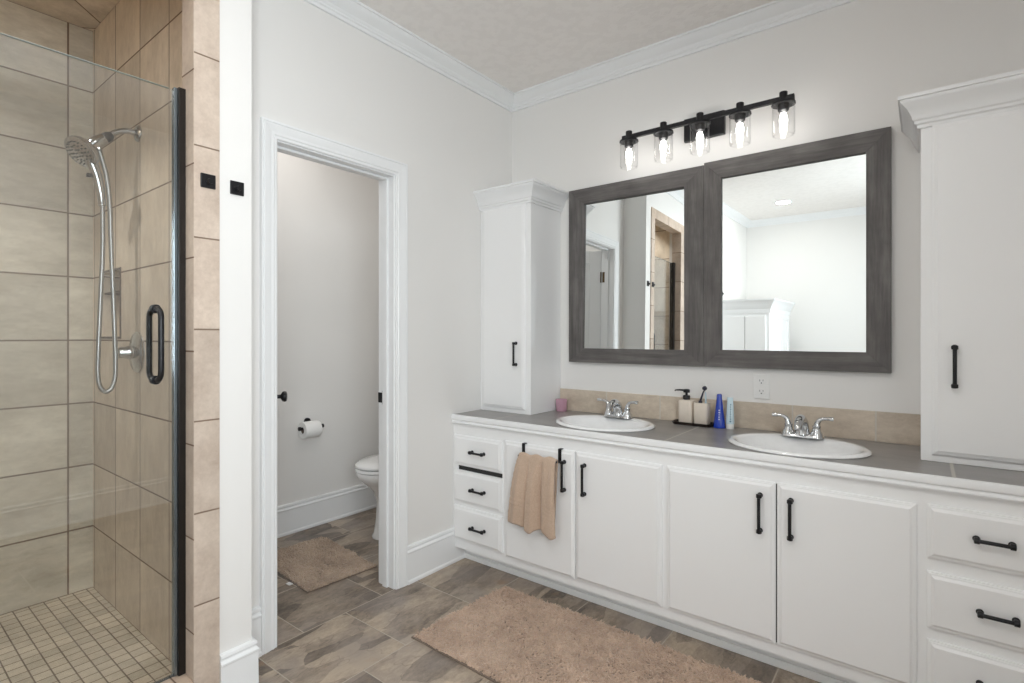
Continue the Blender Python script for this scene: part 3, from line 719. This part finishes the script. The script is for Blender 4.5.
# ------------------------------------------------------------------ vanity light
vl_ = thing('vanity_light', (1.22, -.001, 2.28), 'black five-light bar with clear glass cylinder shades over the mirrors', 'wall light')
LZ = 2.274
MB().box(1.112, 1.308, -.026, -.001, 2.222, 2.335).build('back_plate', 'black', vl_, bev=.002)
m = MB(); m.box(.828, 1.628, -.140, -.120, LZ-.010, LZ+.010); m.box(1.20, 1.235, -.123, -.026, LZ-.008, LZ+.008); m.build('bar', 'black', vl_, bev=.0015)
for x in (.864, 1.048, 1.227, 1.407, 1.585):
    y = -.130
    s = MB(); s.lathe([(.014, .030), (.0165, .028), (.0165, .0), (.017, -.012), (.030, -.015), (.047, -.018), (.048, -.026), (.045, -.026), (.024, -.024), (.022, -.050), (.017, -.054), (.004, -.054)], (x, y, LZ), 'z', 28)
    so = s.build('socket', 'black', vl_, smooth=40)
    g = MB(); n = 40
    pr = [(.0440, -.0205), (.0450, -.0300), (.0450, -.150), (.0425, -.158), (.036, -.160)]
    pri = [(.034, -.157), (.0405, -.155), (.0425, -.149), (.0425, -.030), (.0415, -.0205)]
    g.lathe(pr+pri+[pr[0]], (x, y, LZ), 'z', n, cap=False)
    g.build('glass_shade', 'shade_glass', vl_, smooth=True)
    e = MB(); e.lathe([(.010, -.048), (.012, -.056), (.018, -.070), (.024, -.086), (.026, -.100), (.024, -.114), (.015, -.126), (.003, -.130)], (x, y, LZ), 'z', 24)
    bo = e.build('bulb', 'bulb_glass', vl_, smooth=True)
    fl = MB()
    for k in range(4):
        a = PI/2*k+.4
        fl.tube([(x+.005*math.cos(a), y+.005*math.sin(a), LZ-.062), (x+.011*math.cos(a), y+.011*math.sin(a), LZ-.088), (x+.006*math.cos(a), y+.006*math.sin(a), LZ-.116)], .0058, 6)
    o = sub(fl, 'filament', 'filament', bo)
    pl = bpy.data.lights.new('bulb_light', 'POINT'); pl.energy = BULB_POWER; pl.color = (1, .96, .90); pl.shadow_soft_size = .02
    po = bpy.data.objects.new('bulb_light', pl); COL.objects.link(po); po.location = (x, y, LZ-.09)

# recessed downlights
LAB = ['recessed round ceiling light seen in the right mirror', 'recessed round ceiling light above the camera', 'recessed round ceiling light in the toilet room', 'recessed round ceiling light in the shower', 'added unseen ceiling light in front of the shower opening']
for (x, y, pw), lb in zip(CANS, LAB):
    zc = CEIL_Z if x > -.3 else (CEIL_Z if y > -1.8 else CEIL_Z-.012)
    t = thing('ceiling_light', (x, y, zc), lb, 'ceiling light', 'recessed ceiling lights')
    MB().lathe([(.095, -.0005), (.094, -.006), (.076, -.008), (.072, -.002), (.072, -.0005)], (x, y, zc), 'z', 40, cap=False).build('trim_ring', 'trim', t, smooth=True)
    MB().lathe([(.071, -.001), (.071, -.003), (.001, -.0035)], (x, y, zc), 'z', 40).build('lens', 'lens', t)
    if x < -.3 and y < -1.8:      # deep-set shower fitting with a narrow cone
        l = bpy.data.lights.new('shower_downlight', 'SPOT'); l.energy = pw; l.color = (1, .975, .94); l.spot_size = math.radians(98); l.spot_blend = .45; l.shadow_soft_size = .05
        lo = bpy.data.objects.new('shower_downlight', l); COL.objects.link(lo); lo.location = (x, y, zc-.012)
    else: l = area('downlight', (x, y, zc-.012), (0, 0, 0), .14, .14, pw, (1, .975, .94), 'DISK')

# ------------------------------------------------------------------ cabinet opposite the vanity (seen in the right mirror)
lc = thing('linen_cabinet', (.48, -4.0, 0), 'white waist-high cabinet with crown top seen in the right mirror', 'cabinet')
lc['label'] = 'white free-standing cabinet with crown top seen only in the right mirror'
X0, X1, Y0, Y1, ZT = WING_X+.001, .765, -4.55, -3.50, 1.590
MB().box(X0, X1, Y0, Y1, .001, ZT).build('body', 'cab', lc, bev=.002)
MB().sweep([(0, ZT-.10), (.010, ZT-.10), (.012, ZT-.055), (.020, ZT-.045), (.030, ZT-.015), (.055, ZT+.030), (.062, ZT+.036), (.062, ZT+.052), (0, ZT+.052)], [(X0, Y1), (X1, Y1), (X1, Y0)], side=1).build('crown', 'trim', lc, smooth=30)
MB().box(X0, X1, Y0, Y1, ZT, ZT+.05).build('top_panel', 'cab', lc)
for a, b_ in ((X0+.01, .515), (.525, X1-.035)):
    m = MB(); yy_ = Y1
    R = lambda i, d: [(a+i, yy_+d, .10+i), (b_-i, yy_+d, .10+i), (b_-i, yy_+d, ZT-.13-i), (a+i, yy_+d, ZT-.13-i)]
    m.rings([R(0, 0), R(0, .016), R(.008, .018)]).build('door', 'cab', lc)
for a, b_ in ((Y1-.04, Y1-.50), (Y1-.56, Y1-.95)):
    fr = MB()
    fr.box(X1, X1+.012, b_, a, ZT-.16, ZT-.12); fr.box(X1, X1+.012, b_, a, .10, .14); fr.box(X1, X1+.012, b_, b_+.04, .14, ZT-.16); fr.box(X1, X1+.012, a-.04, a, .14, ZT-.16)
    fr.build('side_panel', 'cab', lc)

# ------------------------------------------------------------------ outlet
ot = thing('wall_outlet', (1.4695, -.001, 1.016), 'white duplex wall outlet above the backsplash', 'outlet')
MB().box(1.434, 1.505, -.007, -.001, .959, 1.073).build('cover_plate', 'white_pl', ot, bev=.002)
for z in (.992, 1.040):
    rc = MB().lathe([(.017, -.0068), (.017, -.0090), (.016, -.0095)], (1.4695, 0, z), 'y', 24, sy=.86).build('receptacle', 'white_pl', ot)
    s = MB(); s.box(1.4615, 1.4635, -.0100, -.0090, z+.000, z+.009); s.box(1.4755, 1.4775, -.0100, -.0090, z+.001, z+.009); s.lathe([(.0028, -.0090), (.0028, -.0100)], (1.4695, 0, z-.007), 'y', 10)
    o = sub(s, 'slots', 'navy', rc); o['label'] = 'dark outlet slots'
    
# ------------------------------------------------------------------ things on the counter
cz = CT+.0005
c = MB(); cx, cy = .410, -.062
c.lathe([(.029, 0), (.031, .004), (.033, .060), (.0335, .068), (.030, .068), (.029, .055), (.001, .054)], (cx, cy, cz), 'z', 32)
cd = thing('candle_jar', (cx, cy, cz), 'small mauve glass candle jar beside the corner tower cabinet', 'candle')
c.build('glass_jar', 'candle', cd, smooth=40)
MB().tube([(cx, cy, cz+.054), (cx, cy, cz+.063)], .0012, 6).build('wick', 'navy', cd)

tx, ty = 1.172, -.062
tp = MB(); n = 48
def rr_ring(hx, hy, r, z, cx=tx, cy=ty):
    pts = []
    for qx, qy, a0 in ((1, 1, 0), (-1, 1, PI/2), (-1, -1, PI), (1, -1, 3*PI/2)):
        for k in range(7):
            a = a0+PI/2*k/6; pts.append((cx+qx*(hx-r)+r*math.cos(a), cy+qy*(hy-r)+r*math.sin(a), z))
    return pts
tp.rings([rr_ring(.090, .040, .02, cz), rr_ring(.098, .046, .022, cz+.014), rr_ring(.094, .042, .020, cz+.014), rr_ring(.086, .036, .018, cz+.006)])
tag(tp.build('tray', 'tray', None, smooth=40), 'dark brown oblong tray holding the cream bathroom set', 'tray')
tz = cz+.0065
sd_ = thing('soap_dispenser', (1.139, ty, tz), 'cream ceramic soap dispenser with a black pump on the dark tray', 'soap dispenser')
R2 = lambda h, z, cx: rr_ring(h, h*.86, h*.45, z, cx, ty)
MB().rings([R2(.030, tz, 1.139), R2(.0345, tz+.006, 1.139), R2(.035, tz+.105, 1.139), R2(.032, tz+.112, 1.139), R2(.014, tz+.115, 1.139)]).build('bottle', 'cream', sd_, smooth=50)
m = MB(); m.lathe([(.017, .114), (.017, .132), (.0145, .135), (.006, .136), (.006, .148), (.016, .149), (.016, .162), (.012, .165)], (1.139, ty, tz), 'z', 24)
m.tube([(1.139, ty, tz+.159), (1.106, ty-.006, tz+.160), (1.088, ty-.010, tz+.159), (1.084, ty-.011, tz+.155)], [.0055, .0045, .0035, .003], 10)
m.build('pump', 'black', sd_, smooth=40)
cpx = 1.214
cp = thing('toothbrush_cup', (cpx, ty, tz), 'cream ceramic toothbrush cup on the dark tray', 'cup')
MB().rings([R2(.030, tz, cpx), R2(.0345, tz+.006, cpx), R2(.0355, tz+.102, cpx), R2(.0345, tz+.105, cpx), R2(.031, tz+.105, cpx), R2(.029, tz+.096, cpx), R2(.026, tz+.012, cpx)]).build('cup_body', 'cream', cp, smooth=50)
# toothbrushes standing in the cup
tb = thing('toothbrush', (cpx-.006, ty, tz+.012), 'dark blue electric toothbrush leaning in the cream cup', 'toothbrush')
MB().tube([(cpx-.010, ty, tz+.014), (cpx-.008, ty, tz+.090), (cpx-.007, ty, tz+.113)], [.010, .010, .009], 12).build('handle', 'navy', tb, smooth=True)
MB().tube([(cpx-.007, ty, tz+.113), (cpx+.004, ty, tz+.150), (cpx+.013, ty, tz+.168)], [.0055, .0035, .003], 10).build('neck', 'navy', tb, smooth=True)
MB().lathe([(.009, .005), (.0105, .002), (.0105, -.003), (.009, -.004), (.009, -.012), (.001, -.012)], (cpx+.014, ty, tz+.175), 'y', 18).build('brush_head', 'navy', tb, smooth=40)
tb2 = thing('toothbrush', (cpx+.01, ty, tz+.012), 'pale clear toothbrush standing behind the dark one in the cup', 'toothbrush')
MB().tube([(cpx+.012, ty+.012, tz+.016), (cpx+.015, ty+.012, tz+.100), (cpx+.013, ty+.013, tz+.155)], [.005, .005, .003], 10).build('handle', 'aqua', tb2, smooth=True)
MB().tube([(cpx+.013, ty+.013, tz+.155), (cpx+.011, ty+.013, tz+.170), (cpx+.008, ty+.012, tz+.192)], [.003, .005, .005], 10).build('brush_head', 'white_pl', tb2, smooth=True)

def flat_tube(cx, cy, z0, prof, mat, name, parent, n=28):
    m = MB(); m.rings([[(cx+a*math.cos(2*PI*j/n), cy+b*math.sin(2*PI*j/n), z0+z) for j in range(n)] for a, b, z in prof]); return m.build(name, mat, parent, smooth=50)
bb = thing('blue_bottle', (1.300, -.075, cz), 'cobalt blue tapered bottle beside the dark tray', 'bottle')
flat_tube(1.300, -.075, cz, [(.026, .020, 0), (.0275, .021, .004), (.026, .020, .02), (.020, .016, .07), (.0145, .0125, .122), (.0120, .0105, .143)], 'blue', 'bottle_body', bb)
flat_tube(1.300, -.075, cz, [(.0120, .0105, .143), (.0120, .0105, .147), (.0115, .010, .157), (.008, .008, .160)], 'blue', 'cap', bb)
pr = MB()
for k in range(5):
    z = cz+.040+k*.0105; hw_ = .0035-(k % 3)*.0008
    yo = -.075-(.0205-(z-cz)*.066)-.0006
    pr.box(1.3035-hw_, 1.3035+hw_, yo, yo+.002, z, z+.0045)
o = pr.build('print', 'white_print', bb); o['label'] = 'small white vertical print'
tt = thing('toothpaste_tube', (1.349, -.075, cz), 'pale aqua and white squeeze tube standing on its cap next to the blue bottle', 'tube')
flat_tube(1.349, -.075, cz, [(.017, .015, 0), (.0175, .0155, .003), (.017, .015, .022), (.0165, .0145, .024)], 'white_pl', 'cap', tt)
flat_tube(1.349, -.075, cz, [(.0180, .0160, .0245), (.0185, .016, .03), (.0155, .010, .09), (.0130, .003, .132), (.0130, .0015, .147)], 'aqua', 'tube_body', tt)
pr = MB()
for k in range(7):
    z = cz+.045+k*.011; yo = -.075-(.0165-(z-cz-.02)*.10)-.0012
    pr.box(1.352, 1.3555-(k % 2)*.001, yo, yo+.003, z, z+.006)
pr.box(1.351, 1.357, -.075-.0165, -.075-.012, cz+.034, cz+.040)
o = pr.build('print', 'teal_print', tt); o['label'] = 'small teal vertical print'

# ------------------------------------------------------------------ towel on an over-door bar
PY = FY-.018
tbar = thing('towel_bar', (.606, PY-.03, .69), 'black over-the-door towel bar on the first vanity door', 'towel bar')
for x in (.500, .712):
    m = MB(); m.box(x-.009, x+.009, PY-.0035, PY-.0005, .652 if x > .6 else .648, .7185); m.box(x-.009, x+.009, PY-.0035, FY-.0005, .7165, .7195)
    m.tube([(x, PY-.002, .664), (x, PY-.030, .664), (x, PY-.038, .664)], .0042, 8)
    m.build('hook_strap', 'black', tbar, bev=.0008)
MB().tube([(.494, PY-.036, .664), (.716, PY-.036, .664)], .0055, 12).build('rod', 'black', tbar, smooth=True)
def towel():
    nu, ns = 120, 100
    by, bz, r = PY-.036, .664, .0115
    vs_, fs = [], []
    def lump(u_, c, w_): return math.exp(-((u_-c)/w_)**2)
    for j in range(ns):
        s = j/(ns-1)
        for i in range(nu):
            u_ = i/(nu-1)
            xt = .506+u_*(.716-.506); xb = .443+u_*(.727-.443)
            # three hanging pleats parted by two deep valleys
            pleat = .020*lump(u_, .16, .17)+.030*lump(u_, .48, .13)+.026*lump(u_, .88, .15)-.004*math.sin(u_*31)
            drop = .333+.022*lump(u_, .45, .14)+.022*lump(u_, .90, .09)-.006*(1-u_)+.002*math.sin(u_*27)
            if s < .34:
                k = 1-s/.34; z = bz-k*.29; xx = xt+(xb-xt)*k*.75-.020*k*u_; y = min(by+.012-.010*k, PY-.009)
                y = min(y, PY-.009)
            elif s < .42:
                a = (s-.34)/.08*PI; y = by+math.cos(a)*r; z = bz+math.sin(a)*r*1.2+.004*math.sin(u_*17); xx = xt
            else:
                k = (s-.42)/.58; e = min(1., (k*2.0)**.7); z = bz-k*drop
                xx = xt+(xb-xt)*k**.7+.010*(lump(u_, .33, .06)-lump(u_, .60, .06))*e
                y = by-r-.002-pleat*e*(1-.15*k)-.004*math.sin(k*PI)
                y += .019*(lump(u_, .315, .030)+lump(u_, .665, .034))*e
                for b0 in (.60, .66, .72): y += .0022*math.exp(-((k-b0)/.010)**2)
                if k > .97: y += .004*(k-.97)/.03
            y += .0010*math.sin(xx*1100)*math.sin(z*1050)
            vs_.append((xx, min(y, PY-.0085), z))
    for j in range(ns-1):
        for i in range(nu-1):
            a = j*nu+i; fs.append((a, a+1, a+nu+1, a+nu))
    return MB().add(vs_, fs)
tw = towel().build('hand_towel', 'towel', None, smooth=180, solid=.007)
tag(tw, 'tan terry hand towel hanging in folds over the black door bar', 'towel')
# ------------------------------------------------------------------ toilet
TX = -.60
to = thing('toilet', (TX, -.35, 0), 'white toilet partly hidden behind the doorway casing', 'toilet')
m = MB(); n = 40
def ov(cy, a, bf, bb, z, cx=TX):
    r = []
    for j in range(n):
        th = 2*PI*j/n; s_ = math.sin(th); b_ = bb if s_ > 0 else bf
        r.append((cx+a*math.cos(th), cy+b_*s_, z))
    return r
CY = -.46
m.rings([ov(-.38, .115, .225, .23, .001), ov(-.38, .117, .227, .23, .012), ov(-.38, .106, .214, .225, .03), ov(-.38, .100, .198, .22, .12), ov(-.39, .102, .180, .22, .22),
         ov(-.41, .128, .185, .21, .29), ov(-.44, .158, .215, .21, .345), ov(CY, .176, .238, .21, .385), ov(CY, .181, .247, .21, .412), ov(CY, .177, .243, .21, .420)])
m.build('bowl', 'porcelain', to, smooth=50)
m = MB(); m.rings([ov(CY, .180, .246, .20, .423), ov(CY, .186, .252, .205, .427), ov(CY, .186, .252, .205, .438), ov(CY, .182, .248, .2, .443)]); m.build('seat', 'porcelain', to, smooth=50)
m = MB(); m.rings([ov(CY, .180, .246, .20, .448), ov(CY, .186, .252, .205, .452), ov(CY, .185, .251, .205, .462), ov(CY, .165, .23, .19, .474), ov(CY, .10, .16, .13, .481)]); m.build('lid', 'porcelain', to, smooth=50)
m = MB(); m.box(TX-.20, TX+.20, -.215, -.026, .43, .770); m.box(TX-.10, TX+.10, -.26, -.05, .32, .44); m.build('tank', 'porcelain', to, bev=.02, seg=4)
m = MB(); m.box(TX-.21, TX+.21, -.225, -.0255, .771, .805); m.build('tank_lid', 'porcelain', to, bev=.008, seg=3)
m = MB(); m.lathe([(.013, 0), (.013, -.012)], (TX-.15, -.215, .71), 'y', 14); m.tube([(TX-.15, -.232, .71), (TX-.09, -.238, .706)], .006, 8); m.build('flush_lever', 'chrome', to, smooth=40)

# toilet paper holder and roll
hy_, hz_ = -.762, .664
th_ = thing('toilet_paper_holder', (WC_X, hy_, hz_), 'black wall bar holding the toilet paper roll', 'paper holder')
m = MB(); m.lathe([(.022, 0), (.022, .008), (.016, .010)], (WC_X, -.748, .694), 'x', 24); m.tube([(WC_X+.006, -.748, .694), (WC_X+.012, -.735, .690), (WC_X+.016, -.705, .682), (WC_X+.040, -.696, .672), (WC_X+.075, -.690, hz_)], .0065, 10)
m.build('bracket', 'black', th_, smooth=40)
m = MB(); m.tube([(WC_X+.075, -.680, hz_), (WC_X+.075, -.842, hz_)], .0085, 14); m.lathe([(.004, 0), (.013, -.002), (.013, -.012), (.006, -.014)], (WC_X+.075, -.836, hz_), 'y', 16); m.lathe([(.006, 0), (.013, -.002), (.013, -.012), (.006, -.014)], (WC_X+.075, -.676, hz_), 'y', 16); m.build('rod', 'black', th_, smooth=40)
m = MB(); m.lathe([(.0215, 0), (.052, 0), (.0535, .003), (.0535, .107), (.052, .110), (.0215, .110), (.0215, 0)], (WC_X+.075, -.826, hz_-.0125), 'y', 36, cap=False)
ro = m.build('toilet_paper_roll', 'paper', None, smooth=40); tag(ro, 'white toilet paper roll on the black wall holder', 'toilet paper')
sh_ = MB().lathe([(.0205, .001), (.0212, .001), (.0212, .099), (.0205, .099), (.0205, .001)], (WC_X+.075, -.822, hz_-.0125), 'y', 24, cap=False)
o = sh_.build('core', 'rug_back', ro); o.matrix_parent_inverse = Matrix.Identity(4)

# ------------------------------------------------------------------ shaggy rugs
def rug(name, corners, label, cat, mat, n_tufts, clear, tl=.0135, tr=.0035, seed=1, tagc=None):
    """corners A,B,C,D in order; pile of leaning chenille loops on a woven backing"""
    g = np.random.default_rng(seed)
    A, B, C_, D = [np.array(c_, float) for c_ in corners]
    cen = (A+B+C_+D)/4
    t = thing(name, (cen[0], cen[1], 0), label, cat, 'shaggy bath rugs')
    N = 24; top = []
    def bil(u, v): return A*(1-u)*(1-v)+B*u*(1-v)+C_*u*v+D*(1-u)*v
    edge = []
    for a, b in ((A, B), (B, C_), (C_, D), (D, A)):
        for k in range(N):
            p = a+(b-a)*k/N; edge.append(p+(cen-p)*.004*math.sin(k*1.7))
    m = MB(); m.rings([[(p[0], p[1], .0005) for p in edge], [(p[0], p[1], .006) for p in edge]]); m.build('backing', 'rug_back', t)
    u = .005+.99*g.random(n_tufts); v = .012+.976*g.random(n_tufts)
    P = A[None]*((1-u)*(1-v))[:, None]+B[None]*(u*(1-v))[:, None]+C_[None]*(u*v)[:, None]+D[None]*((1-u)*v)[:, None]
    # large-scale lean field, so the pile shows brushed patches
    lx = np.sin(P[:, 0]*9+np.sin(P[:, 1]*13)*1.4)+.7*np.sin(P[:, 1]*21+P[:, 0]*17); ly = np.cos(P[:, 1]*11+np.sin(P[:, 0]*8)*1.6)+.7*np.sin(P[:, 0]*23-P[:, 1]*9)
    lean = np.stack([lx, ly], 1)*.62+g.normal(0, .62, (n_tufts, 2))
    ln = tl*(.55+.7*g.random(n_tufts))
    rad = tr*(.8+.4*g.random(n_tufts))
    ts = np.array([0, .35, .7, 1.0]); rr = np.array([.9, 1.08, 1.05, .62])
    K = 5; ang_ = g.random(n_tufts)*2*PI
    V = np.zeros((n_tufts, len(ts), K, 3))
    for i, (tt_, r_) in enumerate(zip(ts, rr)):
        h_ = ln*tt_; ox = lean[:, 0]*ln*tt_**1.5*.8; oy = lean[:, 1]*ln*tt_**1.5*.8
        hz = .005+h_*(1/np.sqrt(1+(lean**2).sum(1)*.7))
        for k in range(K):
            a = ang_+2*PI*k/K
            V[:, i, k, 0] = P[:, 0]+ox+np.cos(a)*rad*r_; V[:, i, k, 1] = P[:, 1]+oy+np.sin(a)*rad*r_; V[:, i, k, 2] = hz
    nv_ = len(ts)*K
    faces = []
    for i in range(len(ts)-1):
        for k in range(K): faces.append((i*K+k, i*K+(k+1) % K, (i+1)*K+(k+1) % K, (i+1)*K+k))
    fq = np.array(faces)
    allf = (fq[None]+(np.arange(n_tufts)*nv_)[:, None, None]).reshape(-1, 4)
    capf = (np.arange(K)[None]+(len(ts)-1)*K+(np.arange(n_tufts)*nv_)[:, None])
    me = bpy.data.meshes.new('pile')
    nq = len(allf); nc = len(capf)
    me.vertices.add(n_tufts*nv_); me.vertices.foreach_set('co', V.reshape(-1))
    me.loops.add(nq*4+nc*K); me.loops.foreach_set('vertex_index', np.concatenate([allf.reshape(-1), capf.reshape(-1)]).astype(np.int32))
    me.polygons.add(nq+nc)
    ls = np.concatenate([np.arange(nq)*4, nq*4+np.arange(nc)*K]).astype(np.int32)
    me.polygons.foreach_set('loop_start', ls)
    me.update(calc_edges=True); me.validate()
    me.polygons.foreach_set('use_smooth', [True]*len(me.polygons))
    me.materials.append(M[mat])
    o = bpy.data.objects.new('pile', me); COL.objects.link(o); o.parent = t; o.matrix_parent_inverse = Matrix.Translation(-Vector(t.location)); o['kind'] = 'stuff'
    if tagc:
        q = MB().box(tagc[0]-.016, tagc[0]+.016, tagc[1]-.010, tagc[1]+.010, .0005, .004).build('care_label', 'label', t); q['label'] = 'white care label'
    return t
rug('bath_rug', [(.388, -1.178), (1.90, -1.20), (1.90, -.612), (.418, -.600)], 'long shaggy beige bath rug on the floor in front of the vanity', 'rug', 'rug', 34000, None, seed=3)
rug('bath_rug', [(-.895, -1.19), (-.300, -1.232), (-.272, -.842), (-.862, -.782)], 'small shaggy tan bath mat on the toilet room floor', 'rug', 'rug2', 9500, None, seed=5, tagc=(-.46, -1.235))
